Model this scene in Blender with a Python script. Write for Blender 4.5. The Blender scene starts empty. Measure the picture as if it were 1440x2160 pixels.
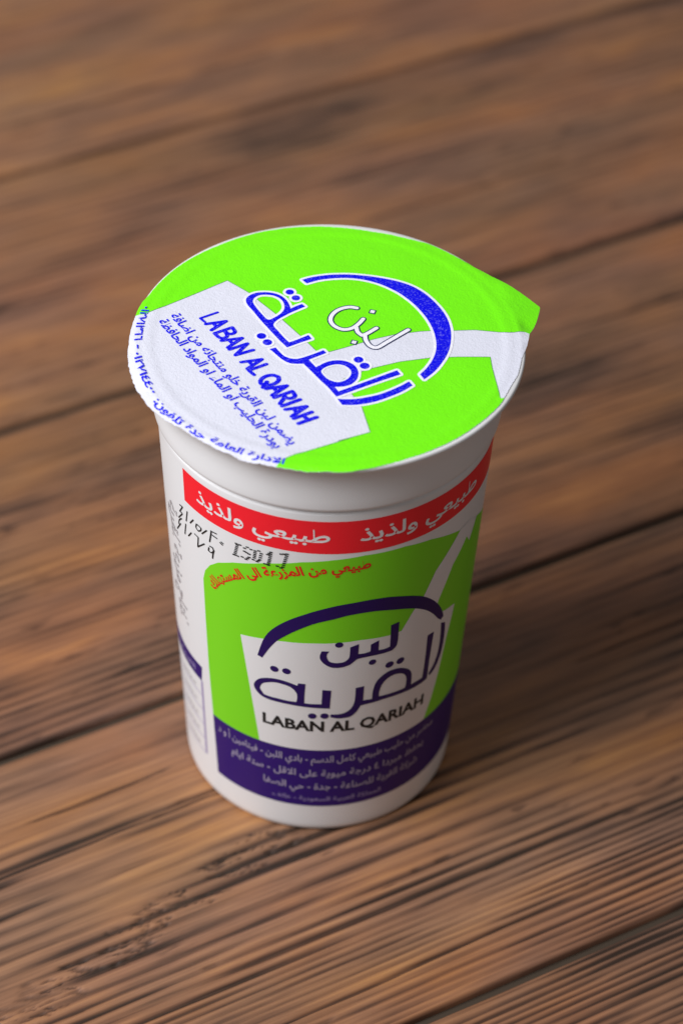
import bpy, bmesh, math, random
import numpy as np
from mathutils import Vector, Matrix
from mathutils.geometry import delaunay_2d_cdt

SC = bpy.context.scene
COL = SC.collection
S = 0.001                      # every length below is in millimetres
R = math.radians

# ------------------------------------------------------------------ camera
cd = bpy.data.cameras.new("camera")
cd.sensor_fit = 'VERTICAL'
cd.sensor_height = 36.0
cd.lens = 88.3
cd.clip_start = 0.01
cd.clip_end = 50
cd.dof.use_dof = True
cd.dof.focus_distance = 0.483
cd.dof.aperture_fstop = 88.3 / 7.6
cam = bpy.data.objects.new("camera", cd)
right = Vector((0.99955395, 0.01444353, 0.02613977))
up = Vector((-0.02903771, 0.67458601, 0.73762493))
fwd = Vector((0.00697962, 0.73805495, -0.67470451))
cam.matrix_world = Matrix((
    (right.x, up.x, -fwd.x, 0.0),
    (right.y, up.y, -fwd.y, -375.615 * S),
    (right.z, up.z, -fwd.z, 409.046 * S),
    (0, 0, 0, 1)))
COL.objects.link(cam)
SC.camera = cam

# ------------------------------------------------------------------ light
world = bpy.data.worlds.new("World")
SC.world = world
world.use_nodes = True
bg = world.node_tree.nodes["Background"]
bg.inputs[0].default_value = (1.0, 0.95, 0.93, 1)
bg.inputs[1].default_value = 0.155


def area(name, loc, target, size, power, color):
    ld = bpy.data.lights.new(name, 'AREA')
    ld.shape = 'RECTANGLE'
    ld.size, ld.size_y = size
    ld.energy = power
    ld.color = color
    o = bpy.data.objects.new(name, ld)
    o.location = loc
    o.rotation_euler = (Vector(target) - Vector(loc)).to_track_quat('-Z', 'Y').to_euler()
    COL.objects.link(o)


area("window_softbox", (-0.56, -0.28, 0.72), (0, 0, 0.05), (0.50, 0.50), 12.0, (0.985, 0.985, 1.0))

SC.view_settings.view_transform = 'Standard'
SC.view_settings.look = 'None'
SC.view_settings.exposure = 0.0
SC.view_settings.gamma = 1.0
SC.cycles.max_bounces = 8

# ------------------------------------------------------------------ measured sizes (mm)
ZRIM, RRIM = 110.12, 37.5
RRING, ZRING, RBASE = 33.12, 95.97, 28.44
KCONE = (RRING - RBASE) / ZRING
ZL = ZRIM + 0.15               # top of the foil

# ------------------------------------------------------------------ materials
def lin(c):
    return tuple((v / 12.92 if v <= 0.04045 else ((v + 0.055) / 1.055) ** 2.4) for v in c)


def plain(name, rgb, rough=0.45, spec=0.4, bump=None, sss=0.0, mottled=0.0, coat=0.0):
    m = bpy.data.materials.new(name)
    m.use_nodes = True
    nt = m.node_tree
    b = nt.nodes["Principled BSDF"]
    b.inputs["Base Color"].default_value = (*rgb, 1)
    b.inputs["Roughness"].default_value = rough
    b.inputs["Specular IOR Level"].default_value = spec
    if coat:
        b.inputs["Coat Weight"].default_value = coat
        b.inputs["Coat Roughness"].default_value = 0.25
    if sss:
        b.inputs["Subsurface Weight"].default_value = sss
        b.inputs["Subsurface Radius"].default_value = (1.0, 0.9, 0.8)
        b.inputs["Subsurface Scale"].default_value = 0.0015
    tc = nt.nodes.new("ShaderNodeTexCoord")
    if mottled:
        n = nt.nodes.new("ShaderNodeTexNoise")
        n.inputs["Scale"].default_value = 3000
        n.inputs["Detail"].default_value = 3
        nt.links.new(tc.outputs["Object"], n.inputs["Vector"])
        r = nt.nodes.new("ShaderNodeMapRange")
        r.inputs[1].default_value, r.inputs[2].default_value = 0.35, 0.65
        r.inputs[3].default_value, r.inputs[4].default_value = 0.0, 1.0
        nt.links.new(n.outputs[0], r.inputs[0])
        mx = nt.nodes.new("ShaderNodeMix")
        mx.data_type = 'RGBA'
        mx.inputs[6].default_value = (*rgb, 1)
        mx.inputs[7].default_value = (*[v + (1 - v) * mottled for v in rgb], 1)
        pw = nt.nodes.new("ShaderNodeMath")
        pw.operation = 'POWER'
        pw.inputs[1].default_value = 5.0
        nt.links.new(r.outputs[0], pw.inputs[0])
        nt.links.new(pw.outputs[0], mx.inputs[0])
        nt.links.new(mx.outputs[2], b.inputs["Base Color"])
    if bump:
        strength, scale = bump
        n1 = nt.nodes.new("ShaderNodeTexNoise")
        n1.inputs["Scale"].default_value = scale
        n1.inputs["Detail"].default_value = 2
        n1.inputs["Distortion"].default_value = 1.2
        nt.links.new(tc.outputs["Object"], n1.inputs["Vector"])
        n2 = nt.nodes.new("ShaderNodeTexNoise")
        n2.inputs["Scale"].default_value = scale * 0.16
        n2.inputs["Detail"].default_value = 2
        nt.links.new(tc.outputs["Object"], n2.inputs["Vector"])
        ad = nt.nodes.new("ShaderNodeMath")
        ad.operation = 'MULTIPLY_ADD'
        ad.inputs[1].default_value = 1.0
        nt.links.new(n2.outputs[0], ad.inputs[0])
        nt.links.new(n1.outputs[0], ad.inputs[2])
        bp = nt.nodes.new("ShaderNodeBump")
        bp.inputs["Strength"].default_value = strength
        bp.inputs["Distance"].default_value = 0.00025
        nt.links.new(ad.outputs[0], bp.inputs["Height"])
        nt.links.new(bp.outputs[0], b.inputs["Normal"])
    return m


FB = (0.42, 1900)              # embossing of the foil
M_plastic = plain("white_plastic", (0.79, 0.79, 0.805), 0.36, 0.45, bump=(0.03, 500), sss=0.0)
M_lid_green = plain("foil_green_ink", (0.18, 0.88, 0.006), 0.34, 0.4, bump=FB)
M_lid_white = plain("foil_white_ink", (0.715, 0.73, 0.835), 0.34, 0.45, bump=FB)
M_lid_line = plain("foil_white_outline_ink", (0.84, 0.84, 0.92), 0.42, 0.3, bump=FB)
M_lid_blue = plain("foil_blue_ink", (0.003, 0.003, 0.76), 0.42, 0.12, bump=FB, mottled=0.10)
M_lid_dark = plain("foil_navy_ink", (0.010, 0.018, 0.10), 0.42, 0.25, bump=FB)
M_lid_edge = plain("foil_key_line_ink", (0.10, 0.30, 0.06), 0.42, 0.25, bump=FB)
M_green = plain("cup_green_ink", (0.20, 0.70, 0.010), 0.38, 0.4)
M_red = plain("cup_red_ink", (0.93, 0.012, 0.026), 0.38, 0.4)
M_red2 = plain("cup_red_lettering_ink", (0.72, 0.012, 0.010), 0.4, 0.3)
M_purple = plain("cup_purple_ink", (0.027, 0.006, 0.150), 0.42, 0.2)
M_logo = plain("cup_navy_ink", (0.018, 0.004, 0.100), 0.42, 0.2)
M_black = plain("stamp_ink", (0.012, 0.012, 0.013), 0.5, 0.3)
M_grey = plain("side_grey_ink", (0.38, 0.35, 0.36), 0.5, 0.3)
M_lilac = plain("lilac_ink", (0.34, 0.28, 0.50), 0.4, 0.3)
M_pale = plain("pale_lilac_ink", (0.42, 0.38, 0.50), 0.4, 0.3)
M_under = plain("dark_backing", (0.055, 0.040, 0.028), 0.8, 0.2)

# ------------------------------------------------------------------ helpers
def link(name, verts, faces, mat, parent=None, smooth=True, scale=S):
    me = bpy.data.meshes.new(name)
    me.from_pydata([tuple(c * scale for c in v) for v in verts], [], faces)
    me.update()
    if smooth:
        me.polygons.foreach_set("use_smooth", [True] * len(me.polygons))
    me.materials.append(mat)
    o = bpy.data.objects.new(name, me)
    COL.objects.link(o)
    if parent:
        o.parent = parent
    return o


def thing(name, label, cat, loc=(0, 0, 0), rz=0):
    o = bpy.data.objects.new(name, None)
    o.empty_display_size = 0.02
    o.location = loc
    o.rotation_euler = (0, 0, rz)
    o["label"] = label
    o["category"] = cat
    COL.objects.link(o)
    return o


def smooth(x):
    x = min(1.0, max(0.0, x))
    return x * x * (3 - 2 * x)


# ---- surfaces the print lies on
OUT = [(-175.7, 38.0), (-173.1, 38.25), (-168.4, 38.46), (-162.4, 38.68), (-154.6, 38.85), (-146.8, 38.84), (-142.3, 38.51), (-133.7, 37.83), (-126.3, 37.75), (-117.1, 38.0), (-113.3, 38.35), (-108.2, 38.0), (-103.2, 37.95), (-95.8, 37.95), (-83.1, 37.9), (-77.2, 37.5), (-66.7, 36.99), (-55.5, 36.78), (-42.0, 36.6), (-27.6, 36.7), (-24.8, 36.5), (-18.5, 36.45), (-14.6, 36.77), (-6.6, 36.75), (-3.2, 37.27), (5.7, 38.6), (11.0, 40.6), (17.2, 42.75), (20.5, 41.7), (25.6, 40.25), (33.8, 38.2), (40.2, 37.2), (49.9, 36.85), (58.0, 36.9), (65.5, 36.2), (77.0, 35.9), (88.3, 36.1), (101.8, 36.43), (114.8, 36.6), (128.0, 36.5), (141.7, 36.85), (161.4, 37.16), (164.6, 37.55), (168.8, 37.73), (172.7, 37.7), (184.3, 38.0)]
OA = np.array([a for a, _ in OUT])
OR = np.array([r for _, r in OUT])
_rng = np.random.RandomState(5)
_jit = _rng.uniform(-1, 1, 721)


def rfoil(th):
    d = math.degrees(th)
    while d < -175.7:
        d += 360
    while d >= 184.3:
        d -= 360
    r = float(np.interp(d, OA, OR))
    k = (d + 180) * 2 % 720                      # small nicks of the cut edge
    j = _jit[int(k)] * (1 - k % 1) + _jit[int(k) + 1] * (k % 1)
    amp = 0.10 if d < -80 else 0.05
    if 2 < d < 34:
        amp = 0.01
    return r + amp * j


def zfoil(x, y):
    r = math.hypot(x, y)
    th = math.atan2(y, x)
    d = math.degrees(th)
    z = ZL
    z -= 0.14 * (1 - smooth((r - 32.8) / 1.4))              # panel sits below the sealed ring
    z += 0.05 * math.sin(0.31 * x + 0.2 * y + 1) * math.sin(0.23 * y - 0.1 * x) * smooth((34 - r) / 6)
    z -= 0.07 * (smooth((r - 35.3) / 0.25) - smooth((r - 35.8) / 0.25))   # pressed groove of the seal
    if r > 36.8:
        e = r - 36.8
        tab = smooth((d + 4) / 8) * smooth((46 - d) / 10)     # pull tab: lies nearly flat with one crease
        z -= (0.30 - 0.18 * tab) * e + (1 - tab) * (0.05 * e * math.sin(th * 41) + 0.05 * e * math.sin(th * 23 + 2))
        z += tab * 0.16 * math.exp(-((d - 27) / 6.0) ** 2) * min(e, 1.5) - tab * 0.25 * math.exp(-((d - 9) / 3.0) ** 2) * min(e, 1.5)
    return z


def on_lid(off):
    def f(x, y):
        r = math.hypot(x, y)
        m = rfoil(math.atan2(y, x)) - 0.03
        if r > m:
            x, y = x * m / r, y * m / r
        return (x, y, zfoil(x, y) + off)
    return f


def on_cup(off):
    def f(s, z):
        a = s / 30.0
        r = RBASE + KCONE * z + off
        return (r * math.sin(a), -r * math.cos(a), z)
    return f


# ---- 2-D shapes -> triangles
def densify(p, d, closed=True):
    out = []
    n = len(p)
    for i in range(n if closed else n - 1):
        a, b = p[i], p[(i + 1) % n]
        k = max(1, int(math.hypot(b[0] - a[0], b[1] - a[1]) / d))
        for j in range(k):
            t = j / k
            out.append((a[0] + (b[0] - a[0]) * t, a[1] + (b[1] - a[1]) * t))
    if not closed:
        out.append(p[-1])
    return out


def curve_pts(p, closed=True, n=4, sharp=50):
    """Catmull-Rom through the points; corners sharper than SHARP degrees stay corners."""
    P = [Vector(q) for q in p]
    N = len(P)
    cor = []
    for i in range(N):
        a, b, c = P[i - 1], P[i], P[(i + 1) % N]
        v1, v2 = b - a, c - b
        if not closed and i in (0, N - 1):
            cor.append(True)
        elif v1.length < 1e-6 or v2.length < 1e-6:
            cor.append(True)
        else:
            cor.append(math.degrees(v1.angle(v2)) > sharp)
    out = []
    for i in range(N if closed else N - 1):
        p1, p2 = P[i], P[(i + 1) % N]
        p0 = P[i - 1] if not cor[i] else p1 * 2 - p2
        p3 = P[(i + 2) % N] if not cor[(i + 1) % N] else p2 * 2 - p1
        if cor[i] and cor[(i + 1) % N]:
            out.append(tuple(p1))
            continue
        for j in range(n):
            t = j / n
            q = 0.5 * ((2 * p1) + (p2 - p0) * t + (2 * p0 - 5 * p1 + 4 * p2 - p3) * t * t + (3 * p1 - p0 - 3 * p2 + p3) * t ** 3)
            out.append(tuple(q))
    if not closed:
        out.append(tuple(P[-1]))
    return out


def disc(c, r, n=16, sq=False):
    if sq:
        return [(c[0] + r * math.cos(a), c[1] + r * math.sin(a)) for a in [k * math.pi / 2 + sq for k in range(4)]]
    return [(c[0] + r * math.cos(2 * math.pi * k / n), c[1] + r * math.sin(2 * math.pi * k / n)) for k in range(n)]


def stroke(p, w, closed=False, n=10):
    """polygons whose union is a round-ended stroke of width w"""
    polys = []
    N = len(p)
    for i in range(N if closed else N - 1):
        a, b = Vector(p[i]), Vector(p[(i + 1) % N])
        d = b - a
        if d.length < 1e-6:
            continue
        q = Vector((-d.y, d.x)).normalized() * (w / 2)
        polys.append([tuple(a - q), tuple(b - q), tuple(b + q), tuple(a + q)])
    for a in p:
        polys.append(disc(a, w / 2, n))
    return polys


def inflate(polys, d):
    out = list(polys)
    for p in polys:
        out += stroke(p, 2 * d, closed=True, n=8)
    return out


def region(polys, holes=(), grid=0.0):
    """union of polys minus holes, as (points, triangles)"""
    V, Fc = [], []
    for q in list(polys) + list(holes):
        if sum(q[i - 1][0] * q[i][1] - q[i][0] * q[i - 1][1] for i in range(len(q))) < 0:
            q = q[::-1]                        # counter-clockwise
        Fc.append(list(range(len(V), len(V) + len(q))))
        V += [Vector(v) for v in q]
    if grid:
        xs = [v.x for v in V]
        ys = [v.y for v in V]
        x0, x1, y0, y1 = min(xs), max(xs), min(ys), max(ys)
        for i in range(1, int((x1 - x0) / grid) + 1):
            for j in range(1, int((y1 - y0) / grid) + 1):
                V.append(Vector((x0 + i * grid + 0.013 * (j % 3), y0 + j * grid + 0.017 * (i % 2))))
    v, e, f, ov, oe, of = delaunay_2d_cdt(V, [], Fc, 0, 1e-4)
    np_ = len(polys)
    tris = []
    for t, o in zip(f, of):
        if o and any(k < np_ for k in o) and not any(k >= np_ for k in o):
            tris.append(list(t))
    return [tuple(q) for q in v], tris


def clean(verts, faces):
    used = sorted({i for f in faces for i in f})
    idx = {k: n for n, k in enumerate(used)}
    return [verts[k] for k in used], [[idx[i] for i in f] for f in faces]


def decal(name, polys, holes, surf, mat, parent, grid=1.6):
    v, t = region(polys, holes, grid)
    v, t = clean(v, t)
    o = link(name, [surf(*q) for q in v], t, mat, parent)
    fix_normals(o)
    return o


def fix_normals(o):
    me = o.data
    for p in me.polygons:                       # outward = away from the cup axis / up
        c = p.center
        nrm = p.normal
        ref = Vector((c.x, c.y, 0.03)) if c.z < 0.105 else Vector((0, 0, 1))
        if nrm.dot(ref) < 0:
            p.flip()
    me.update()


def text_tris(s, bold=0.0, space=1.0):
    cu = bpy.data.curves.new("lettering_source", 'FONT')
    cu.body = s
    cu.resolution_u = 2
    cu.offset = bold
    cu.space_character = space
    o = bpy.data.objects.new("lettering_source", cu)
    COL.objects.link(o)
    bpy.context.view_layer.update()
    me = bpy.data.meshes.new_from_object(o.evaluated_get(bpy.context.evaluated_depsgraph_get()))
    v = [(q.co.x, q.co.y) for q in me.vertices]
    f = [list(p.vertices) for p in me.polygons]
    bpy.data.objects.remove(o)
    bpy.data.curves.remove(cu)
    bpy.data.meshes.remove(me)
    return v, f


def islands(nv, faces):
    par = list(range(nv))

    def find(a):
        while par[a] != a:
            par[a] = par[par[a]]
            a = par[a]
        return a
    for f in faces:
        for i in f[1:]:
            par[find(i)] = find(f[0])
    ids = {}
    return [ids.setdefault(find(i), len(ids)) for i in range(nv)]


def lettering(name, s, place, surf, mat, parent, bold=0.0, capheight=0.70, space=1.0):
    """place(t, h): t runs 0..1 along the line, h is in cap heights above it"""
    v, f = text_tris(s, bold, space)
    x0 = min(q[0] for q in v)
    x1 = max(q[0] for q in v)
    isl = islands(len(v), f)
    out = []
    for k, (x, y) in enumerate(v):
        a, b = place((x - x0) / (x1 - x0), y / capheight)
        g = surf(a, b)
        e = 0.004 * (isl[k] % 4)
        if g[2] > 105:
            out.append((g[0], g[1], g[2] + e))
        else:
            r = math.hypot(g[0], g[1])
            out.append((g[0] * (r + e) / r, g[1] * (r + e) / r, g[2]))
    o = link(name, out, f, mat, parent, smooth=False)
    fix_normals(o)
    return o


def along(path, height):
    """a line of text on a curved base line given as points"""
    P = [Vector(q) for q in path]
    L = [0.0]
    for a, b in zip(P, P[1:]):
        L.append(L[-1] + (b - a).length)

    def pos(d):
        for i in range(len(P) - 1):
            if d <= L[i + 1] or i == len(P) - 2:
                t = (d - L[i]) / (L[i + 1] - L[i])
                return P[i] + (P[i + 1] - P[i]) * t

    def f(t, h):
        d = t * L[-1]
        q = pos(d)
        g = pos(min(L[-1], d + 0.8)) - pos(max(0, d - 0.8))
        g.normalize()
        return (q.x - g.y * h * height, q.y + g.x * h * height)
    return f


def straight(o, x, u):
    return lambda t, h: (o[0] + x[0] * t + u[0] * h, o[1] + x[1] * t + u[1] * h)


# ------------------------------------------------------------------ print, measured on the cup (mm on the lid; mm round and mm up on the wall)
LID_CRESCENT = [(-5.6, 18.45), (-3.81, 19.28), (-1.56, 19.95), (0.7, 20.36), (3.64, 20.58), (6.82, 20.36), (9.99, 19.77), (13.16, 18.81), (15.86, 17.45), (18.1, 15.53), (20.1, 12.87), (21.84, 9.68), (22.9, 6.48), (23.33, 2.93), (23.11, -0.61), (22.51, -3.43), (21.38, -6.26), (20.04, -8.73), (18.06, -11.21), (17.26, -9.71), (18.53, -7.77), (19.65, -5.3), (20.34, -2.49), (20.42, 0.32), (19.98, 3.48), (19.13, 6.3), (17.82, 9.12), (16.05, 11.94), (13.82, 14.58), (11.58, 16.5), (9.09, 18.05), (6.37, 19.03), (3.65, 19.39), (0.72, 19.13), (-2.21, 18.43), (-4.67, 17.27)]
LID_TA = [(-16.28, 11.09), (-16.13, 12.14), (-15.4, 13.12), (-14.28, 13.8), (-12.75, 14.08), (-11.21, 13.95), (-9.91, 13.38), (-8.85, 12.39), (-8.11, 11.07), (-7.68, 9.63), (-7.6, 9.12), (-6.48, 10), (-5.42, 10.68), (-4.76, 9.88), (-5.82, 9.1), (-7.44, 7.89), (-8.68, 6.8), (-9.9, 5.61), (-10.62, 4.45), (-10.59, 3.53), (-9.53, 1.76), (-8.46, -0.01), (-7.55, -1.27), (-6.44, -0.62), (-3.91, 1.11), (-3.25, -0.06), (-5.54, -1.38), (-7.87, -2.89), (-9.45, -0.66), (-11.7, 2.87), (-13.32, 5.45), (-14.81, 8.05), (-15.91, 9.86)]
LID_TA_HOLE = [(-14.94, 11.15), (-14.6, 12.21), (-13.73, 12.99), (-12.59, 13.25), (-11.18, 13.11), (-10, 12.44), (-9.2, 11.43), (-8.8, 9.99), (-8.86, 8.75), (-9.46, 7.48), (-10.44, 6.4), (-11.42, 5.54), (-12.06, 5.71), (-13, 7.1), (-14.09, 8.91), (-14.78, 10.33)]
LID_RA = [(-11.22, -3.54), (-10.06, -2.99), (-9.33, -4.15), (-8.42, -5.4), (-7.41, -6.04), (-6.28, -6.29), (-5.29, -6.04), (-4.06, -5.39), (-2.34, -4.32), (-0.99, -3.36), (-0.38, -4.19), (-3.67, -6.45), (-2.31, -8.59), (-1.55, -7.95), (-0.48, -7.04), (0.91, -6.4), (2.46, -6.28), (3.86, -6.71), (4.96, -7.64), (5.6, -9.08), (5.69, -10.54), (5.32, -12.02), (4.41, -13.27), (3.19, -13.93), (2.11, -14.14), (1.32, -14.18), (2.06, -15.42), (7.47, -12.16), (12.95, -8.74), (13.64, -9.93), (7.79, -13.35), (3.21, -16.09), (1.7, -16.99), (1.54, -16.76), (0.12, -14.43), (-1.45, -12.33), (-3.05, -9.97), (-4.65, -7.72), (-6.24, -7.76), (-7.23, -7.61), (-8.25, -6.97), (-9.27, -5.93), (-10.31, -4.59)]
LID_RA_HOLE = [(-1.27, -9.89), (-1.06, -9.15), (-0.15, -8.25), (0.93, -7.71), (2.01, -7.53), (3.1, -7.85), (4.04, -8.79), (4.37, -9.87), (4.07, -11.1), (3.31, -12.11), (2.25, -12.69), (1.32, -12.69), (0.08, -12.02), (-0.71, -11.08)]
LID_ALEF = [(1.86, -17.58), (3.54, -17.62), (5.52, -17.41), (7.5, -16.84), (9.64, -16.03), (11.79, -14.73), (13.79, -13.2), (15.18, -11.92), (15.86, -13.1), (13.93, -14.99), (11.79, -16.53), (9.34, -17.95), (7.21, -18.76), (5.08, -19.21), (2.8, -19.32)]
LID_DOTS = [(-7.89, 14.38), (-6.65, 12.56), (-12.87, 0.39), (-11.67, -1.47), (5.69, -5.88), (6.85, -7.68)]
LID_NOON = [(5.22, 9.96), (3.77, 10.18), (1.99, 9.44), (0.68, 7.93), (0.16, 5.93), (0.85, 4.18), (2.53, 3.08), (4.29, 3.52), (5.6, 5.01), (6.47, 6.59)]
LID_BA = [(5.17, 3.85), (5.45, 2.44), (6.29, 1.42), (7.39, 2.18), (9.04, 3.85)]
LID_LAM = [(6.84, 1.8), (7.01, 0.04), (7.85, -1.68), (9.17, -2.14), (10.92, -0.55), (15.12, 3.61)]
LID_DIAMONDS = [(8.24, 8.95), (4.78, -0.7)]
LID_GLASS = [(-20.18, 17.53), (-15.51, 13.53), (-13.67, 11.21), (-10.21, 7.24), (-5.48, 0.94), (-2.36, -3.53), (2.56, -12.17), (6.42, -19.62), (8.04, -26.84), (2.14, -29.5), (4.52, -28.53), (-5.53, -33.7), (-9.46, -36.34), (-8.7, -37.34), (-15.22, -35.69), (-22.3, -30.92), (-30.45, -23.96), (-35.06, -17.1), (-37.19, -11.72), (-38.28, -4.61), (-38.28, 0.15), (-37.6, 4.19), (-34.71, 6.63)]
LID_STRAW = [(-2.6, -4.61), (0.44, -3.6), (3.91, -1.86), (8.5, 0.46), (12.46, 2.06), (17.55, 3.37), (20.2, 3.74), (23.96, 3.89), (27.91, 4.19), (34.47, 3.6), (37.44, 4.17), (38.35, 3.79), (37.78, -1.32), (37.16, -5.64), (35.9, -10.63), (33.49, -16.01), (32.16, -16.21), (31.66, -12.5), (30.87, -6.96), (30.63, -3.89), (24.45, -4.18), (19.6, -4.61), (13.4, -6.18), (7.59, -8.57), (3.87, -10.99), (0.81, -13.65), (-2.82, -9.62)]
CUP_CRESCENT = [(-12.19, 52.9), (-11.56, 55.64), (-10.71, 58.56), (-9.49, 61.12), (-7.62, 63.61), (-5.52, 65.68), (-3.18, 67.4), (-0.6, 68.93), (2.95, 70.28), (6.84, 70.86), (9.8, 70.9), (12.91, 70.4), (16.26, 69.1), (19.02, 67.56), (21.04, 65.94), (23.1, 63.63), (24.94, 60.92), (26.23, 58.21), (26.86, 56.34), (26.08, 55.81), (24.97, 57.13), (23.6, 59.3), (21.68, 61.68), (19.97, 63.25), (18.01, 64.59), (14.81, 66.05), (9.98, 67.44), (5.5, 67.42), (2.33, 66.49), (-0.54, 65.43), (-2.56, 64.2), (-4.91, 62.29), (-6.71, 60.45), (-8.26, 58.58), (-9.7, 55.97), (-10.61, 53.96), (-11.2, 52.54)]
CUP_TA = [(-13.15, 43.3), (-12.86, 44.64), (-11.98, 45.91), (-10.79, 46.69), (-9.14, 47.25), (-7.53, 47.34), (-5.79, 47.01), (-4.22, 46.42), (-3.99, 47.18), (-2.6, 47.17), (-2.73, 44.64), (-2.81, 41.36), (-1.68, 41.26), (0.59, 41.29), (0.65, 43.23), (0.7, 45.64), (2.43, 45.42), (2.34, 42.73), (2.26, 39.93), (-0.09, 40.05), (-3.23, 40.2), (-5.46, 40.34), (-7.72, 40.41), (-10.03, 40.52), (-11.55, 40.95), (-12.57, 41.91)]
CUP_TA_HOLE = [(-11.78, 43.01), (-11.67, 44.02), (-11.07, 45.02), (-9.81, 45.79), (-8.34, 46.23), (-6.89, 46.1), (-5.63, 45.73), (-4.76, 44.86), (-4.28, 43.88), (-4.2, 42.69), (-4.35, 41.45), (-6.1, 41.39), (-8.04, 41.52), (-9.69, 41.51), (-11.03, 41.67)]
CUP_RA = [(2.46, 38.09), (4.68, 38.13), (6.24, 39.1), (6.98, 40.66), (7.22, 42.54), (7.22, 45.56), (8.92, 45.72), (8.88, 41.39), (10.79, 41.21), (10.76, 41.75), (10.82, 43.66), (11.28, 45.9), (12.36, 47.39), (13.99, 48.34), (15.93, 48.22), (17.44, 47.46), (18.67, 46.31), (19.37, 44.91), (19.58, 43.11), (19.62, 41.16), (21.14, 41.24), (22.52, 41.23), (22.67, 43.88), (22.73, 48.1), (22.63, 53.78), (24.39, 53.65), (24.24, 50.27), (24.06, 45.22), (24.04, 41.67), (24.01, 40.01), (22.8, 39.7), (19.86, 39.68), (17.12, 39.89), (13.49, 40.16), (11.44, 40.04), (8.79, 39.95), (8.32, 39.6), (7.72, 38.28), (6.64, 37.06), (5.52, 36.77), (3.93, 36.74), (2.48, 37.23)]
CUP_RA_HOLE = [(12.21, 41.44), (12.2, 42.89), (12.68, 44.86), (13.62, 46.13), (14.98, 46.68), (16.42, 46.41), (17.6, 45.51), (18.18, 44.21), (18.31, 42.69), (18.16, 41.1), (15.91, 41.16)]
CUP_ALEF = [(26.36, 54.67), (27.74, 53.78), (28.04, 50.98), (28.06, 47.47), (27.68, 44.72), (26.76, 42.16), (25.68, 40.87), (24.67, 40.35), (24.32, 41.21), (25.04, 42.1), (25.83, 43.38), (26.51, 45.68), (26.76, 48.3), (26.66, 51.65)]
CUP_DOTS = [(-8.76, 50.19), (-6.34, 50.26), (-1.15, 37.53), (1.29, 37.63), (3.57, 58.97), (13.95, 50.3), (16.34, 50.29), (10.27, 52.5)]
CUP_LABAN = [(0.34, 57.21), (1.76, 57.17), (1.33, 56.29), (1.35, 55.36), (1.75, 54.3), (2.51, 53.81), (3.57, 53.66), (4.63, 53.85), (5.51, 54.78), (5.68, 56.15), (5.69, 58.01), (7.33, 58.66), (7.3, 55.72), (8.54, 55.64), (9.7, 55.89), (9.68, 57.87), (11.3, 58.59), (11.31, 55.69), (12.53, 55.56), (13.68, 55.77), (13.6, 59.51), (13.52, 62.06), (15.25, 62.28), (15.27, 59.64), (15.29, 56.86), (15.06, 55.35), (14.27, 54.45), (12.93, 54.35), (10.97, 54.41), (9.07, 54.44), (7.36, 54.3), (6.76, 53.85), (6.03, 53.05), (5.43, 52.68), (4.52, 52.34), (3.31, 52.22), (2.09, 52.48), (0.87, 53.48), (0.17, 54.64), (-0, 55.8)]
CUP_GLASS = [(-15.79, 57.01), (-10.86, 58.22), (-6.72, 58.89), (-1.32, 59.38), (2.22, 59.48), (7.59, 59.71), (13.29, 59.18), (16.01, 59.26), (20.67, 59.96), (27.08, 57.72), (30.56, 56.84), (30.19, 54), (29.07, 48.01), (27.69, 38.51), (26.52, 32.93), (24.62, 27.35), (17.77, 27.3), (9.56, 27.31), (2.09, 27.44), (-2.79, 27.46), (-7.78, 27.6), (-12.23, 27.71)]
CUP_STRAW = [(15.64, 58.77), (18.1, 63.59), (20.36, 66.68), (22.7, 72.18), (28.78, 78.92), (32.15, 78.91), (35.46, 76.6), (32.03, 75.01), (29.89, 72.41), (27.81, 70.18), (24.59, 62.66), (22.95, 55.63)]
DATE = [[(-30.94, 81.62), (-29.87, 81.94), (-31.18, 79.68), (-30.25, 80)], [(-30.21, 79.79), (-31.84, 77.48)], [(-30.64, 78.17), (-31.73, 76.83), (-32.1, 75.49)], [(-31.23, 76.27), (-33.01, 73.41)], [(-28.26, 82.09), (-28.87, 79.09)], [(-29.14, 77.99), (-29.74, 74.84)], [(-26.44, 81.38), (-27.5, 79.71)], [(-25.52, 81.01), (-25.73, 79.96), (-25.11, 79.47), (-24.41, 80.14), (-24.23, 80.9), (-25.12, 81.08), (-25.52, 81.01)], [(-22.74, 81.42), (-24.07, 79.58)], [(-21.53, 82.17), (-21.71, 81.05), (-22.11, 78.88)], [(-21.65, 82.09), (-20.31, 82.28)], [(-21.47, 81.22), (-20.26, 81.07)], [(-19.53, 80.44), (-19.02, 80.16)], [(-19.2, 80.79), (-18.85, 80.64)], [(-27.38, 77.11), (-28.45, 75.41)], [(-26.32, 77.74), (-25.25, 77.61), (-25.59, 74.81), (-23.61, 77.13)], [(-22.41, 77.03), (-22.58, 76.15), (-21.88, 76.03), (-21.25, 76.86), (-21.44, 77.74), (-22.14, 77.61)], [(-21.12, 77.21), (-21.42, 75.99), (-21.6, 74.71)]]
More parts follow.
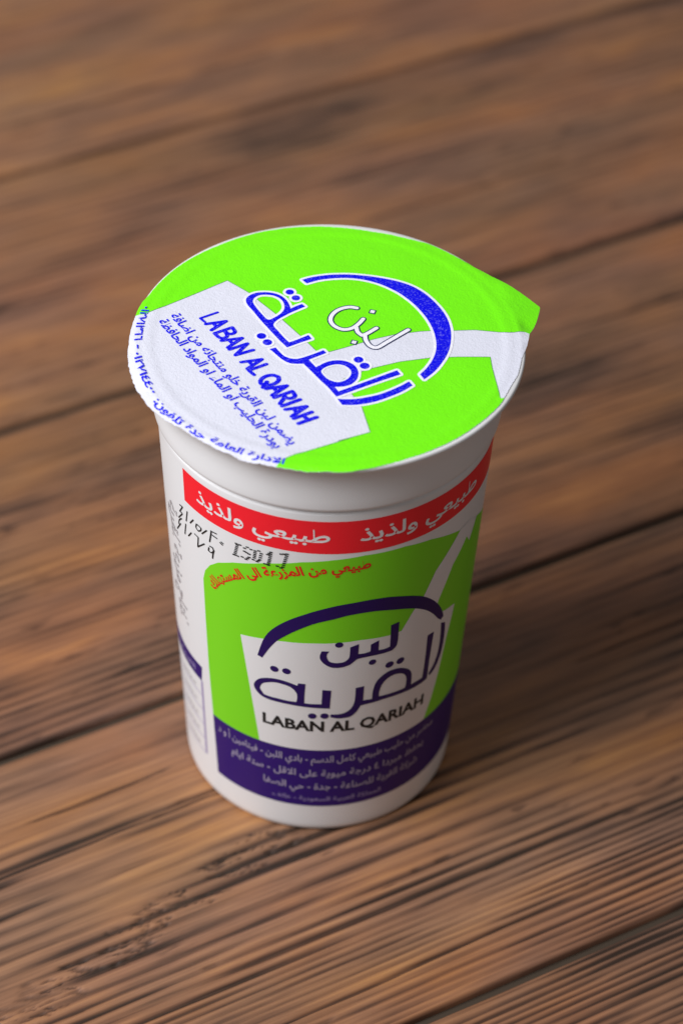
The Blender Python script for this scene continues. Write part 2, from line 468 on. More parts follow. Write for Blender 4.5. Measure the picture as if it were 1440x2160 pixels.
ISO = [[(-15.92, 82.44), (-15.15, 82.5)], [(-15.73, 82.17), (-16.31, 79.2)], [(-16.52, 79.08), (-15.73, 79.16)], [(-12.94, 82.4), (-13.66, 82.66), (-14.23, 82.12), (-14.25, 81.23), (-13.33, 80.95), (-13.35, 80.06), (-14.02, 79.21), (-14.77, 79.45)], [(-12.13, 82.4), (-12.34, 80.42)], [(-12.13, 82.4), (-11.41, 82.72), (-10.98, 82.16), (-11.27, 80.4), (-11.82, 79.65), (-12.54, 79.83)], [(-9.15, 83.25), (-9.43, 81.14), (-9.7, 79.78)], [(-9.76, 82.4), (-9.15, 83.25)], [(-10.31, 79.67), (-9.62, 79.56)], [(-6.22, 83.68), (-6.64, 81.55), (-6.98, 79.94)], [(-7.3, 83.37), (-6.22, 83.68)], [(-7.99, 79.88), (-7.31, 79.59)]]

# Arabic letters take the form their neighbours ask for; the line is then laid out from its left end
ARABIC = {'ا': (0xFE8D, 0xFE8E), 'أ': (0xFE83, 0xFE84), 'ى': (0xFEEF, 0xFEF0), 'ء': (0xFE80,), 'ة': (0xFE93, 0xFE94), 'و': (0xFEED, 0xFEEE),
          'ر': (0xFEAD, 0xFEAE), 'ز': (0xFEAF, 0xFEB0), 'د': (0xFEA9, 0xFEAA), 'ذ': (0xFEAB, 0xFEAC)}
for ch_, code in dict(ب=0xFE8F, ت=0xFE95, ج=0xFE9D, ح=0xFEA1, خ=0xFEA5, س=0xFEB1, ش=0xFEB5, ص=0xFEB9, ض=0xFEBD, ط=0xFEC1, ظ=0xFEC5, ع=0xFEC9,
                      غ=0xFECD, ف=0xFED1, ق=0xFED5, ك=0xFED9, ل=0xFEDD, م=0xFEE1, ن=0xFEE5, ه=0xFEE9, ي=0xFEF1).items():
    ARABIC[ch_] = (code, code + 1, code + 2, code + 3)
LAMALEF = {'ا': (0xFEFB, 0xFEFC), 'أ': (0xFEF7, 0xFEF8)}


def shape(s):
    out, i, prev, num = [], 0, False, ''
    while i < len(s):
        c = s[i]
        if c.isdigit():
            num += c
            prev = False
            i += 1
            continue
        if num:
            out.append(num)
            num = ''
        if c in ARABIC:
            if c == 'ل' and i + 1 < len(s) and s[i + 1] in LAMALEF:
                out.append(chr(LAMALEF[s[i + 1]][1 if prev else 0]))
                prev = False
                i += 2
                continue
            f = ARABIC[c]
            nxt = len(f) == 4 and i + 1 < len(s) and s[i + 1] in ARABIC and len(ARABIC[s[i + 1]]) > 1
            if len(f) == 4:
                out.append(chr(f[(3 if prev else 2) if nxt else (1 if prev else 0)]))
            else:
                out.append(chr(f[1 if prev and len(f) > 1 else 0]))
            prev = nxt
        else:
            out.append(c)
            prev = False
        i += 1
    if num:
        out.append(num)
    return ''.join(reversed(out))


TXT_LINE1 = shape("يضمن لبن القرية خلو منتجاته من اضافة")
TXT_LINE2 = shape("بودرة الحليب او الماء او المواد الحافظة")
TXT_TEL = shape("تلفون:")
TXT_JED = shape("جدة")
TXT_AMA = shape("العامة")
TXT_IDA = shape("الادارة")
TXT_PH1 = shape("٠١٢٧١٤٤٠٠")
TXT_PH2 = shape("٠١٢٧١٣٦٦")
TXT_RED = shape("طبيعي ولذيذ")
TXT_FARM = shape("طبيعي من المزرعة الى المستهلك")
TXT_B1 = shape("محضر من حليب طبيعي كامل الدسم - بادي اللبن - فيتامين أ و د")
TXT_B2 = shape("يحفظ مبردا ٤ درجة ميوية على الاقل - ستة ايام")
TXT_B3 = shape("شركة القرية للصناعة - جدة - حي الصفا")
TXT_B4 = shape("المملكة العربية السعودية - هاتف")
TXT_SIDE = shape("انتاج مزرعة القرية")
TXT_HEAD = shape("القيمة الغذايية")
TXT_ROW = shape("بروتين - دهون")


# ------------------------------------------------------------------ table
def hash2(ix, iy, seed):
    n = (ix * 374761393 + iy * 668265263 + seed * 974711) & 0x7fffffff
    n = ((n ^ (n >> 13)) * 1274126177) & 0x7fffffff
    return ((n ^ (n >> 16)) & 0xffff) / 65535.0


def vnoise(x, y, seed):
    ix, iy = np.floor(x).astype(np.int64), np.floor(y).astype(np.int64)
    fx, fy = x - ix, y - iy
    fx = fx * fx * (3 - 2 * fx)
    fy = fy * fy * (3 - 2 * fy)
    a, b = hash2(ix, iy, seed), hash2(ix + 1, iy, seed)
    c, d = hash2(ix, iy + 1, seed), hash2(ix + 1, iy + 1, seed)
    return (a + (b - a) * fx) * (1 - fy) + (c + (d - c) * fx) * fy


def fbm(x, y, seed, oct=3):
    s, a, t = 0, 0.5, 0
    for k in range(oct):
        s = s + a * vnoise(x * 2 ** k, y * 2 ** k, seed + 17 * k)
        t += a
        a *= 0.5
    return s / t


def sstep(a, b, x):
    t = np.clip((x - a) / (b - a), 0, 1)
    return t * t * (3 - 2 * t)


def wood_material():
    m = bpy.data.materials.new("weathered_brown_wood")
    m.use_nodes = True
    nt = m.node_tree
    N, Lk = nt.nodes, nt.links
    b = N["Principled BSDF"]
    b.inputs["Roughness"].default_value = 0.50
    b.inputs["Specular IOR Level"].default_value = 0.4
    tc = N.new("ShaderNodeTexCoord")
    oi = N.new("ShaderNodeObjectInfo")
    shift = N.new("ShaderNodeVectorMath")
    shift.operation = 'ADD'
    cmb = N.new("ShaderNodeCombineXYZ")
    mul = N.new("ShaderNodeMath")
    mul.operation = 'MULTIPLY'
    mul.inputs[1].default_value = 7.3
    Lk.new(oi.outputs["Random"], mul.inputs[0])
    Lk.new(mul.outputs[0], cmb.inputs[2])
    Lk.new(tc.outputs["Object"], shift.inputs[0])
    Lk.new(cmb.outputs[0], shift.inputs[1])

    def stretched(sx, sy, detail, rough=0.55):
        mp = N.new("ShaderNodeMapping")
        mp.inputs["Scale"].default_value = (sx, sy, 1)
        Lk.new(shift.outputs[0], mp.inputs[0])
        n = N.new("ShaderNodeTexNoise")
        n.inputs["Scale"].default_value = 1
        n.inputs["Detail"].default_value = detail
        n.inputs["Roughness"].default_value = rough
        Lk.new(mp.outputs[0], n.inputs["Vector"])
        return n
    fine = stretched(60, 1600, 4)
    mid = stretched(22, 200, 4)
    patch = stretched(16, 44, 3)
    hue = stretched(9, 30, 2)
    broad = stretched(5, 15, 2)
    at = N.new("ShaderNodeAttribute")
    at.attribute_name = "grain"
    # value = grain + fine lines
    def math_(op, a, bb):
        n = N.new("ShaderNodeMath")
        n.operation = op
        for k, v in enumerate((a, bb)):
            if isinstance(v, float):
                n.inputs[k].default_value = v
            else:
                Lk.new(v, n.inputs[k])
        return n.outputs[0]
    v = math_('MULTIPLY', at.outputs["Fac"], 0.62)
    f1 = math_('MULTIPLY', math_('SUBTRACT', fine.outputs[0], 0.5), 0.6)
    f2 = math_('MULTIPLY', math_('SUBTRACT', mid.outputs[0], 0.5), 0.6)
    f3 = math_('MULTIPLY', math_('SUBTRACT', patch.outputs[0], 0.5), 1.05)
    v = math_('ADD', math_('ADD', v, f1), math_('ADD', f2, f3))
    v = math_('ADD', v, math_('MULTIPLY', math_('SUBTRACT', broad.outputs[0], 0.5), 0.5))
    ramp = N.new("ShaderNodeValToRGB")
    els = ramp.color_ramp.elements
    els[0].position = 0.0
    els[0].color = (0.030, 0.017, 0.010, 1)
    els[1].position = 1.0
    els[1].color = (0.46, 0.235, 0.092, 1)
    for pos, c in ((0.22, (0.085, 0.042, 0.023)), (0.45, (0.192, 0.093, 0.044)), (0.68, (0.29, 0.142, 0.064)), (0.85, (0.38, 0.19, 0.077))):
        e = els.new(pos)
        e.color = (*c, 1)
    Lk.new(v, ramp.inputs[0])
    hv = N.new("ShaderNodeHueSaturation")
    mr = N.new("ShaderNodeMapRange")
    mr.inputs[1].default_value, mr.inputs[2].default_value = 0.3, 0.7
    mr.inputs[3].default_value, mr.inputs[4].default_value = 0.488, 0.499
    Lk.new(hue.outputs[0], mr.inputs[0])
    Lk.new(mr.outputs[0], hv.inputs["Hue"])
    ms = N.new("ShaderNodeMapRange")
    ms.inputs[1].default_value, ms.inputs[2].default_value = 0.3, 0.7
    ms.inputs[3].default_value, ms.inputs[4].default_value = 0.85, 1.05
    Lk.new(patch.outputs[0], ms.inputs[0])
    Lk.new(ms.outputs[0], hv.inputs["Saturation"])
    Lk.new(ramp.outputs[0], hv.inputs["Color"])
    Lk.new(hv.outputs[0], b.inputs["Base Color"])
    bp = N.new("ShaderNodeBump")
    bp.inputs["Strength"].default_value = 0.6
    bp.inputs["Distance"].default_value = 0.0002
    Lk.new(fine.outputs[0], bp.inputs["Height"])
    Lk.new(bp.outputs[0], b.inputs["Normal"])
    return m


M_wood = wood_material()
PHI = 0.50824
WID, OFF = 101.34, 125.2
GAP = 2.3
table = thing("wooden_table", "weathered brown wooden plank table top that the cup stands on", "table", (0, 0, 0), PHI)


def plank(idx, v0, v1, u0, u1, du, dv, ridge, dens0, dens1, seed, smooth_zone=None, tears=None, tone=0.0, rings=None):
    nu, nv = int((u1 - u0) / du) + 1, int((v1 - v0) / dv) + 1
    us = np.linspace(u0, u1, nu)
    vs = np.linspace(v0, v1, nv)
    U, V = np.meshgrid(us, vs, indexing='ij')
    # ring density changes across the plank; lines wander slowly along it
    jit = 1 + 1.0 * (fbm(vs / 5.0, vs * 0 + 3.3, seed, 3) - .5)
    if rings:
        dens = np.interp(vs, rings[0], rings[1]) * jit
        strength = np.interp(vs, rings[0], rings[2])[None, :]
    else:
        dens = (dens0 + (dens1 - dens0) * fbm(vs / 26.0, vs * 0 + 3.3, seed, 2)) * jit
        strength = 1.0
    phase1 = np.cumsum(dens) * (vs[1] - vs[0])
    W = 0.8 * (fbm(U / 190.0, V / 40.0, seed + 3, 2) - .5) + 0.10 * (fbm(U / 30.0, V / 7.0, seed + 5, 2) - .5)
    ph = phase1[None, :] + W * 2.2
    r = np.abs(np.sin(np.pi * ph)) ** 0.75                    # broad ridges, narrow furrows
    pk = np.floor(ph + 0.5)
    ring_gain = 0.35 + 0.6 * vnoise(pk, U * 0 + 1.5, seed + 9)        # each ring its own strength
    ring_gain = ring_gain * (0.35 + 1.0 * sstep(0.2, 0.7, fbm(U / 32.0, pk * 0.7, seed + 11, 2)))
    zone = sstep(0.22, 0.52, fbm(U / 130.0, V / 24.0, seed + 13, 2))
    if smooth_zone:
        for a, b_, c, d_ in smooth_zone:
            zone = zone * (1 - sstep(c - 25, c + 25, U) * (1 - sstep(d_ - 25, d_ + 25, U)) * sstep(a - 5, a + 5, V) * (1 - sstep(b_ - 5, b_ + 5, V)))
    amp = (0.30 + 0.70 * zone) * ring_gain * ridge * strength
    valley = np.clip((1 - r) * 1.5, 0, 1) * amp
    # broken fibres and pits
    pit = 0.5 * sstep(0.72, 0.82, fbm(U / 7.0, V / 1.5, seed + 21, 2)) * sstep(0.5, 0.66, fbm(U / 38.0, V / 9.0, seed + 23, 2))
    # long drying cracks, nearly straight
    crack = np.zeros_like(U)
    rg = np.random.RandomState(seed)
    for _ in range(5 if ridge > 0.5 else 2):
        cv, cu, cl = rg.uniform(v0 + 6, v1 - 6), rg.uniform(u0, u1), rg.uniform(15, 60)
        line = cv + 1.6 * (fbm(us / 25.0, us * 0 + cv, seed + 61, 3) - .5) + 0.02 * (us - cu)
        tp = np.clip(1 - ((us - cu) / cl) ** 2, 0, 1)[:, None]
        crack = np.maximum(crack, (1 - sstep(0.4, 1.3, np.abs(V - line[:, None]) / (0.08 + 0.42 * tp))) * sstep(0.0, 0.3, tp))
    # torn fibres: short dark tears stepping across the rings
    if tears:
        (ta, va), (tb, vb), tw = tears
        t_ = np.clip((U - ta) / (tb - ta), 0, 1)
        band = np.exp(-((V - (va + (vb - va) * t_)) / tw) ** 2) * (U > ta - 10) * (U < tb + 10)
        nz = fbm(U / 7.0 + V / 2.2, V / 2.4, seed + 71, 3)
        tear = np.maximum(1 - sstep(0.008, 0.045, np.abs(nz - 0.56)), 0.5 * sstep(0.72, 0.78, nz)) * sstep(0.30, 0.6, band)
        pit = np.maximum(pit, 0.85 * tear)
    grain = np.clip(1 - 1.15 * valley - 0.75 * pit - 0.8 * crack, 0, 1)
    Z = -0.62 * valley - 0.5 * pit - 0.6 * crack + 0.25 * (fbm(U / 60, V / 20, seed + 41, 2) - .5)
    # worn, rounded long edges
    wob0 = v0 + 0.5 * fbm(us / 18.0, us * 0, seed + 51, 2)
    wob1 = v1 - 0.5 * fbm(us / 18.0, us * 0 + 9, seed + 53, 2)
    e0 = V - wob0[:, None]
    e1 = wob1[:, None] - V
    edge = np.minimum(e0, e1)
    Z = Z - 0.8 * (1 - sstep(-0.5, 0.9, edge))
    grain = grain * (0.75 + 0.25 * sstep(-0.3, 0.8, edge))
    verts = np.stack([U, V, Z], -1).reshape(-1, 3)
    low = np.stack([U, V, np.full_like(U, -6.0)], -1)
    id_ = np.arange(nu * nv).reshape(nu, nv)
    q = np.stack([id_[:-1, :-1], id_[1:, :-1], id_[1:, 1:], id_[:-1, 1:]], -1).reshape(-1, 4)
    # side walls down to the backing board
    allv = [verts]
    faces = [q]
    g = [grain.reshape(-1)]
    base = nu * nv
    for col, flip in ((0, False), (nv - 1, True)):
        lowv = np.stack([us, np.full(nu, vs[col]), np.full(nu, -6.0)], -1)
        top = id_[:, col]
        bot = base + np.arange(nu)
        f = np.stack([top[:-1], bot[:-1], bot[1:], top[1:]], -1)
        faces.append(f[:, ::-1] if flip else f)
        allv.append(lowv)
        g.append(np.full(nu, 0.3))
        base += nu
    for row, flip in ((0, True), (nu - 1, False)):
        lowv = np.stack([np.full(nv, us[row]), vs, np.full(nv, -6.0)], -1)
        top = id_[row, :]
        bot = base + np.arange(nv)
        f = np.stack([top[:-1], bot[:-1], bot[1:], top[1:]], -1)
        faces.append(f[:, ::-1] if flip else f)
        allv.append(lowv)
        g.append(np.full(nv, 0.15))
        base += nv
    g[0] = g[0] + tone
    allv = np.concatenate(allv) * S
    faces = np.concatenate(faces)
    gg = np.concatenate(g).astype(np.float32)
    me = bpy.data.meshes.new("plank")
    me.from_pydata(allv.tolist(), [], faces.tolist())
    at = me.attributes.new("grain", 'FLOAT', 'POINT')
    at.data.foreach_set("value", gg)
    me.polygons.foreach_set("use_smooth", [True] * len(me.polygons))
    me.materials.append(M_wood)
    me.update()
    o = bpy.data.objects.new("plank", me)
    COL.objects.link(o)
    o.parent = table
    return o


# gaps lie at v = 125.2 + k * 101.34
#        k   u0    u1   du   dv   ridge d0   d1   seed zone
front = ((-78, -62, -50, -34, -10, 4, 24), (0.66, 0.58, 0.36, 0.27, 0.28, 0.34, 0.25), (1.0, 1.0, 1.05, 1.1, 1.1, 0.55, 0.45))
near = ((-180, -130, -100, -78), (0.5, 0.55, 0.6, 0.62), (1.0, 0.9, 1.0, 1.0))
rows = [(-3, -160, 130, 1.4, 0.33, 0.9, 0.42, 0.62, 11, None, None, -0.02, near),
        (-2, -130, 150, 0.7, 0.3, 1.0, 0.16, 0.52, 29, ((2, 30, -150, 15), (-44, -28, 45, 110)), ((-95, -42), (10, -14), 5.0), 0.03, front),
        (-1, -120, 240, 1.8, 0.6, 0.6, 0.25, 0.50, 37, None, None, -0.09, None),
        (0, -100, 300, 2.5, 0.9, 0.4, 0.25, 0.45, 53, None, None, 0.04, None),
        (1, -80, 330, 3.0, 1.2, 0.35, 0.25, 0.45, 71, None, None, 0.17, None),
        (2, -60, 330, 3.5, 1.5, 0.35, 0.25, 0.45, 97, None, None, 0.24, None),
        (3, -40, 370, 3.5, 1.5, 0.35, 0.25, 0.45, 113, None, None, 0.24, None)]
for k, u0, u1, du, dv, ridge, d0, d1, seed, sz, tears, tone, rings in rows:
    gl = 0.25 if k == 2 else (3.4 if k == 0 else GAP)                 # the third joint from the front is a tight one
    gh = 0.25 if k == 1 else GAP
    v0 = OFF + k * WID
    plank(k, v0 + gl / 2, v0 + WID - gh / 2, u0, u1, du, dv, ridge, d0, d1, seed, sz, tears, tone, rings)
o = link("backing_board", [(x, y, z) for z in (-12, -2.2) for x, y in ((-170, -185), (380, -185), (380, 535), (-170, 535))],
         [(0, 3, 2, 1), (4, 5, 6, 7), (0, 1, 5, 4), (1, 2, 6, 5), (2, 3, 7, 6), (3, 0, 4, 7)], M_under, table, smooth=False)

# ------------------------------------------------------------------ cup
cup = thing("dairy_cup", "white plastic dairy drink cup with green printed foil lid", "cup", (0, 0, 0.0))


def lathe(name, prof, mat, parent, n=256):
    v, f = [], []
    for r, z in prof:
        for i in range(n):
            a = 2 * math.pi * i / n
            v.append((r * math.cos(a), r * math.sin(a), z))
    for k in range(len(prof) - 1):
        for i in range(n):
            j = (i + 1) % n
            f.append((k * n + i, k * n + j, (k + 1) * n + j, (k + 1) * n + i))
    f.append(tuple(range(n))[::-1])
    return link(name, v, f, mat, parent)


def rc(z):
    return RBASE + KCONE * z


prof = [(24.5, 1.2), (25.2, 1.1), (25.8, 0.3), (26.4, 0.0), (27.3, 0.05), (28.0, 0.35), (28.35, 0.9), (rc(1.8) - .03, 1.8), (rc(2.6), 2.6)]
prof += [(rc(z), z) for z in np.linspace(5, 92.5, 24)]
prof += [(rc(93.6), 93.6), (rc(94.6) + 0.02, 94.6), (rc(95.3) - 0.05, 95.1), (rc(95.6) - 0.40, 95.5), (rc(95.6) - 0.50, 95.9), (33.0, 96.15), (33.6, 96.3), (33.85, 96.6), (33.95, 97.2),
         (34.05, 99.0), (34.15, 101.5), (34.35, 104.0), (34.75, 106.0), (35.3, 107.3), (36.1, 108.2), (36.7, 108.55), (36.75, 108.75), (37.2, 108.85), (37.45, 109.2), (37.5, 109.55), (37.42, 109.9), (37.15, 110.1),
         (36.0, 110.12), (34.4, 110.12), (34.0, 109.9), (33.6, 108.5), (33.3, 104.0), (32.7, 97.0), (32.0, 90.0)]
body = lathe("cup_body", prof, M_plastic, cup)
body.data.polygons[len(body.data.polygons) - 1].use_smooth = False

# bands and panels of the wall
S1_, S2_ = -24.5, 62.0
wall1, wall2, wall3, wall4 = on_cup(0.03), on_cup(0.05), on_cup(0.07), on_cup(0.09)
decal("red_band", [densify([(-28.9, 84.6), (66, 84.6), (66, 93.2), (-28.75, 93.2)], 0.9)], [], wall1, M_red, body)
decal("purple_band", [densify([(-24.1, 8.4), (S2_, 8.4), (S2_, 26.7), (-24.45, 26.7)], 0.9)], [], wall1, M_purple, body)
green = [(-24.45, 26.7)] + [(-24.8, 41), (-24.75, 55), (-24.6, 66.8), (-23.9, 69.6), (-22.4, 72.2), (-20.3, 74.4), (-16.8, 76.7), (-10.4, 79.75), (-3.6, 82.0), (1.6, 82.9), (7.5, 83.6), (15, 83.4), (20.7, 82.2), (28.8, 78.8), (31.2, 77.4), (31.9, 74.4), (33.4, 72.1), (34.6, 74.3), (35.8, 76.6), (42, 73), (48, 68), (54, 60), (S2_, 48), (S2_, 26.7)]
decal("green_panel", [densify(green, 0.9)], [], wall1, M_green, body)
decal("glass_print", [densify([q if q[1] > 30 else (q[0], 26.72) for q in CUP_GLASS], 0.8)], [], wall2, M_plastic, body)
decal("straw_print", [densify(CUP_STRAW, 0.8)], [], wall3, M_plastic, body)

# wordmark of the wall
logo_polys = [curve_pts(CUP_CRESCENT), curve_pts(CUP_TA, sharp=40), curve_pts(CUP_RA, sharp=40), curve_pts(CUP_ALEF), curve_pts(CUP_LABAN, sharp=40)]
logo_polys += [disc(c, 0.86) for c in CUP_DOTS[:4]] + [disc(c, 0.78) for c in CUP_DOTS[4:5]] + [disc(c, 0.9) for c in CUP_DOTS[5:7]] + [disc(c, 0.76) for c in CUP_DOTS[7:]]
decal("logo", logo_polys, [curve_pts(CUP_TA_HOLE), curve_pts(CUP_RA_HOLE)], wall4, M_logo, body, grid=1.2)
lettering("latin_lettering", "LABAN AL QARIAH", lambda t, h: (-11.4 + 35.1 * t, 33.0 - 0.4 * t + 3.0 * h), wall4, M_black, body, bold=0.034)
for a, b in ((-25.0, 1.2), (6.4, 32.6)):
    lettering("red_band_lettering", TXT_RED, lambda t, h, a=a, b=b: (a + (b - a) * t, 87.75 + 3.3 * h), wall3, M_plastic, body, bold=0.02)
lettering("slogan_lettering", TXT_FARM, along([(-21.6, 66.0), (-19.6, 69.3), (-16.8, 72.0), (-13, 74.7), (-9.5, 76.5), (-5.5, 77.9), (-1.3, 79.0), (3, 79.7), (8.7, 80.1)], 2.3), wall3, M_red2, body, bold=0.032)
for s, a, b, z, h_ in ((TXT_B1, -23.0, 28.0, 22.9, 2.0), (TXT_B2, -19.4, 25.5, 18.3, 2.0), (TXT_B3, -11.5, 24.0, 14.0, 2.0), (TXT_B4, -9.5, 14.5, 10.3, 1.25)):
    lettering("small_lettering", s, lambda t, h, a=a, b=b, z=z, h_=h_: (a + (b - a) * t, z + h_ * h), wall3, M_pale if h_ > 1.5 else M_lilac, body, bold=0.01)

# ink-jet stamps
polys = []
for q in DATE:
    polys += stroke(curve_pts(q, closed=False, n=3, sharp=70), 0.30, n=8)
decal("date_stamp", polys, [], wall4, M_black, body, grid=0)
polys = []
for q in ISO:
    for d_ in densify(q, 0.46, closed=False):
        polys.append([(d_[0] - 0.30, d_[1] - 0.19), (d_[0] + 0.30, d_[1] - 0.14), (d_[0] + 0.30, d_[1] + 0.20), (d_[0] - 0.30, d_[1] + 0.15)])
decal("code_stamp", polys, [], wall4, M_black, body, grid=0)

# side panel at the left edge
lettering("side_lettering", TXT_SIDE, lambda t, h: (-36.8 + 3.9 * h + 1.2 * t, 78.5 - 31.5 * t), wall2, M_grey, body, bold=0.02)
decal("table_heading", [densify([(-58, 34.1), (-27.75, 34.1), (-27.25, 38.6), (-58, 38.6)], 0.9)], [], wall1, M_purple, body)
lettering("heading_lettering", TXT_HEAD, lambda t, h: (-47.0 + 17 * t, 35.5 + 1.6 * h), wall2, M_lilac, body, bold=0.01)
fr = [[(-28.35, 11.0), (-27.65, 11.0), (-27.4, 34.0), (-28.1, 34.0)]]
for z in (11.0, 15.6, 20.2, 24.8, 29.4):
    fr.append([(-58, z), (-28.05, z), (-28.05, z + 0.22), (-58, z + 0.22)])
decal("table_rules", [densify(q, 0.9) for q in fr], [], wall1, M_lilac, body, grid=0)
for z in (12.3, 16.9, 21.5, 26.1, 30.6):
    lettering("row_lettering", TXT_ROW, lambda t, h, z=z: (-45.0 + 14.5 * t, z + 1.3 * h), wall2, M_grey, body)

# ------------------------------------------------------------------ foil lid
def build_foil():
    """the foil as one sheet cut along the edges of its print: (points, green faces, white faces)"""
    n = 540
    rim_ = [2 * math.pi * i / n for i in range(n)]
    outline = [(rfoil(a) * math.cos(a), rfoil(a) * math.sin(a)) for a in rim_]
    white = [densify(clip_foil(q), 0.9) for q in (LID_GLASS, LID_STRAW)]
    V, Fc = [], []
    for q in [outline] + white:
        if sum(q[i - 1][0] * q[i][1] - q[i][0] * q[i - 1][1] for i in range(len(q))) < 0:
            q = q[::-1]
        Fc.append(list(range(len(V), len(V) + len(q))))
        V += [Vector(p) for p in q]
    rings = [1.7 * k for k in range(1, 19)] + [31.9, 32.6, 33.1, 33.4, 33.7, 34.0, 34.3, 34.7, 35.1, 35.4, 35.7, 36.0]
    for k, r in enumerate(rings):
        m = max(8, int(2 * math.pi * r / 1.5)) if r < 31 else 200
        for i in range(m):
            a = 2 * math.pi * (i + 0.5 * (k % 2)) / m
            if r < rfoil(a) - 0.2:
                V.append(Vector((r * math.cos(a), r * math.sin(a))))
    for r in (36.4, 36.8, 37.2, 37.6, 38.0, 38.4, 39.2, 40.0, 41.0, 42.0):
        for i in range(300):
            a = 2 * math.pi * i / 300
            if r < rfoil(a) - 0.2:
                V.append(Vector((r * math.cos(a), r * math.sin(a))))
    v, e, f, ov, oe, of = delaunay_2d_cdt(V, [], Fc, 0, 1e-4)
    pts = [(q.x, q.y, zfoil(q.x, q.y)) for q in v]
    gr = [list(t) for t, o in zip(f, of) if 0 in o and not (1 in o or 2 in o)]
    wh = [list(t) for t, o in zip(f, of) if 0 in o and (1 in o or 2 in o)]
    # pale underside and cut edge of the sheet
    base = len(pts)
    gu = []
    for a in rim_:
        rr = rfoil(a)
        for d, dz in ((0.0, -0.10), (min(1.5, rr - 34.2), -0.12)):
            x, y = (rr - d) * math.cos(a), (rr - d) * math.sin(a)
            pts.append((x, y, zfoil(x, y) + dz))
        x, y = rr * math.cos(a), rr * math.sin(a)
        pts.append((x, y, zfoil(x, y) - 0.004))
    for i in range(n):
        j = (i + 1) % n
        gu.append((base + 3 * i, base + 3 * j, base + 3 * j + 1, base + 3 * i + 1))
        gu.append((base + 3 * i + 2, base + 3 * j + 2, base + 3 * j, base + 3 * i))
    v1, f1 = clean(pts, gr)
    o = link("foil_lid", v1, f1, M_lid_green, cup)
    fix_normals(o)
    v2, f2 = clean(pts, wh)
    w = link("glass_print", v2, f2, M_lid_white, o)
    fix_normals(w)
    v3, f3 = clean(pts, gu)
    link("foil_edge", v3, f3, M_lid_line, o, smooth=False)
    return o


def clip_foil(p):
    out = []
    for x, y in densify(p, 0.9):
        r = math.hypot(x, y)
        m = rfoil(math.atan2(y, x)) + 0.3
        if r > 36.3 and x < 0:
            x, y, r = x * 1.06, y * 1.06, r * 1.06
        out.append((x, y) if r < m else (x * m / r, y * m / r))
    return out


def in_poly(x, y, p):
    c = False
    for i in range(len(p)):
        (x0, y0), (x1, y1) = p[i - 1], p[i]
        if (y0 > y) != (y1 > y) and x < (x1 - x0) * (y - y0) / (y1 - y0) + x0:
            c = not c
    return c


def inside_out(*shapes):
    """the open runs of each outline that lie on the foil and outside the other shape"""
    runs = []
    for k, q in enumerate(shapes):
        P = densify(q, 0.5)
        keep = [math.hypot(x, y) < min(rfoil(math.atan2(y, x)) - 0.1, 36.2 if x < 10 else 99) and not in_poly(x, y, shapes[1 - k]) for x, y in P]
        n = len(P)
        st = next(i for i in range(n) if not keep[i])
        cur = []
        for i in range(1, n + 1):
            j = (st + i) % n
            if keep[j]:
                cur.append(P[j])
            else:
                if len(cur) > 3:
                    runs.append(cur)
                cur = []
    return runs


def strip(name, path, w, surf, mat, parent):
    """a thin printed line"""
    P = path
    n = len(P)
    v, f = [], []
    for i in range(n):
        t = Vector(P[min(n - 1, i + 1)]) - Vector(P[max(0, i - 1)])
        q = Vector((-t.y, t.x)).normalized() * (w / 2)
        v += [surf(P[i][0] - q.x, P[i][1] - q.y), surf(P[i][0] + q.x, P[i][1] + q.y)]
    for i in range(n - 1):
        j = i + 1
        f.append((2 * i, 2 * j, 2 * j + 1, 2 * i + 1))
    o = link(name, v, f, mat, parent)
    fix_normals(o)
    return o


lid = build_foil()
l3, l4, l5, l6 = on_lid(0.06), on_lid(0.08), on_lid(0.10), on_lid(0.13)
keyl = inside_out(LID_GLASS, LID_STRAW)
for q in keyl:
    strip("key_line", q, 0.14, on_lid(0.03), M_lid_edge, lid)
p_ta, h_ta = curve_pts(LID_TA, sharp=40), curve_pts(LID_TA_HOLE)
p_ra, h_ra = curve_pts(LID_RA, sharp=40), curve_pts(LID_RA_HOLE)
p_cr, p_al = curve_pts(LID_CRESCENT), curve_pts(LID_ALEF)
dots = [disc(c, r) for c, r in zip(LID_DOTS, (0.84, 0.84, 0.92, 0.92, 0.93, 0.95))]
main = [p_ta, p_ra, p_cr, p_al] + dots


def shrink_hole(h, d):
    c = Vector((sum(q[0] for q in h) / len(h), sum(q[1] for q in h) / len(h)))
    out = []
    for q in h:
        w = Vector(q) - c
        out.append(tuple(c + w * max(0.05, 1 - d / w.length)))
    return out


decal("logo_outline", inflate(main, 0.52), [shrink_hole(h_ta, 0.55), shrink_hole(h_ra, 0.4)], l3, M_lid_line, lid)
decal("logo", main, [h_ta, h_ra], l4, M_lid_blue, lid, grid=1.5)
word = [curve_pts(q, closed=False, n=4, sharp=80) for q in (LID_NOON, LID_BA, LID_LAM)]
dk, wt = [], []
for q in word:
    dk += stroke(q, 1.28)
    wt += stroke(q, 0.80)
for c in LID_DIAMONDS:
    dk.append(disc(c, 0.92, sq=0.5))
    wt.append(disc(c, 0.60, sq=0.5))
decal("word_outline", dk, [], l4, M_lid_dark, lid, grid=0)
decal("word", wt, [], l5, M_lid_line, lid, grid=0)

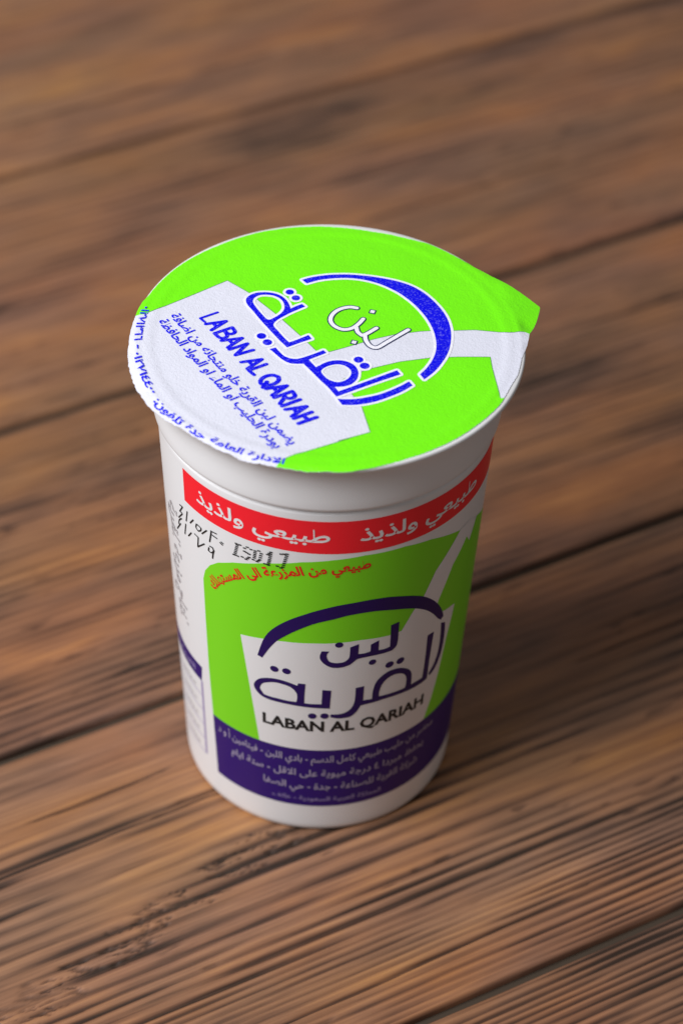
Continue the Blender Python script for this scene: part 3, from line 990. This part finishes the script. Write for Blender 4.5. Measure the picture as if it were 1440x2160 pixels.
GL = {'L': [[(0.02, 1), (0, 0), (.42, .05)]],
      'A': [[(0, 0), (.36, 1), (.66, 0)], [(.14, .36), (.54, .36)]],
      'B': [[(0, 0), (.03, 1)], [(.03, 1), (.38, .95), (.46, .76), (.36, .58), (.05, .54)], [(.05, .54), (.44, .46), (.54, .26), (.42, .05), (0, 0)]],
      'N': [[(0, 0), (.05, 1), (.52, .03), (.62, 1)]],
      'Q': [[(.4, 1.0), (.12, .84), (0, .5), (.12, .15), (.4, .0), (.66, .14), (.78, .48), (.68, .84), (.4, 1.0)], [(.44, .32), (.74, -.08)]],
      'R': [[(0, 0), (.03, 1)], [(.03, 1), (.38, .95), (.48, .74), (.36, .52), (.05, .48)], [(.22, .48), (.54, .0)]],
      'I': [[(0, 0), (.04, 1)]],
      'H': [[(0, 0), (.04, 1)], [(.52, 0), (.58, 1)], [(.02, .5), (.56, .54)]]}
LO, LX, LU = (-24.81, 5.31), (19.77, -30.51), (3.34, 2.17)
spots = [('L', 0.0, .040), ('A', .058, .060), ('B', .150, .060), ('A', .222, .066), ('N', .306, .066), ('A', .426, .062), ('L', .503, .045), ('Q', .588, .074),
         ('A', .675, .062), ('R', .758, .056), ('I', .836, .02), ('A', .868, .062), ('H', .950, .050)]
polys = []
for n_, (ch, t0, wd) in enumerate(spots):
    wmax = max(x for st in GL[ch] for x, y in st)
    for st in GL[ch]:
        sm = curve_pts(st, closed=False, n=3, sharp=60) if ch in 'BQR' else st
        pts = []
        for x, y in sm:
            t = t0 + (x / wmax * wd if ch != 'I' else x * 0.06)
            pts.append((LO[0] + LX[0] * t + LU[0] * y * .96, LO[1] + LX[1] * t + LU[1] * y * .96))
        polys += stroke(pts, 0.55 if n_ == 0 else (0.78 if n_ < 7 else 0.88), n=8)
decal("latin_lettering", polys, [], l4, M_lid_blue, lid, grid=0)
lettering("claim_lettering", TXT_LINE1, straight((-30.7, 5.79), (24.15, -36.92), (1.6, 1.06)), l4, M_lid_blue, lid, bold=0.027)
lettering("claim_lettering", TXT_LINE2, straight((-32.9, 3.91), (23.7, -36.2), (1.6, 1.06)), l4, M_lid_blue, lid, bold=0.027)


def arc(a0, a1, r, h_):
    return lambda t, h: ((r - h_ * h) * math.cos(R(a0 + (a1 - a0) * t)), (r - h_ * h) * math.sin(R(a0 + (a1 - a0) * t)))


for s, a0, a1, r in ((TXT_PH2, 166.8, 183.6, 36.9), ("-", 185.7, 187.5, 36.8), (TXT_PH1, 189.2, 209.0, 37.2), (TXT_TEL, 211.6, 224.6, 37.7), (TXT_JED, 226.3, 233.4, 37.6), (TXT_AMA, 235.3, 246.0, 37.3), (TXT_IDA, 247.6, 258.4, 37.2)):
    lettering("address_lettering", s, arc(a0, a1, r, 1.45 if s != "-" else 1.4), l6, M_lid_blue, lid, bold=0.027)
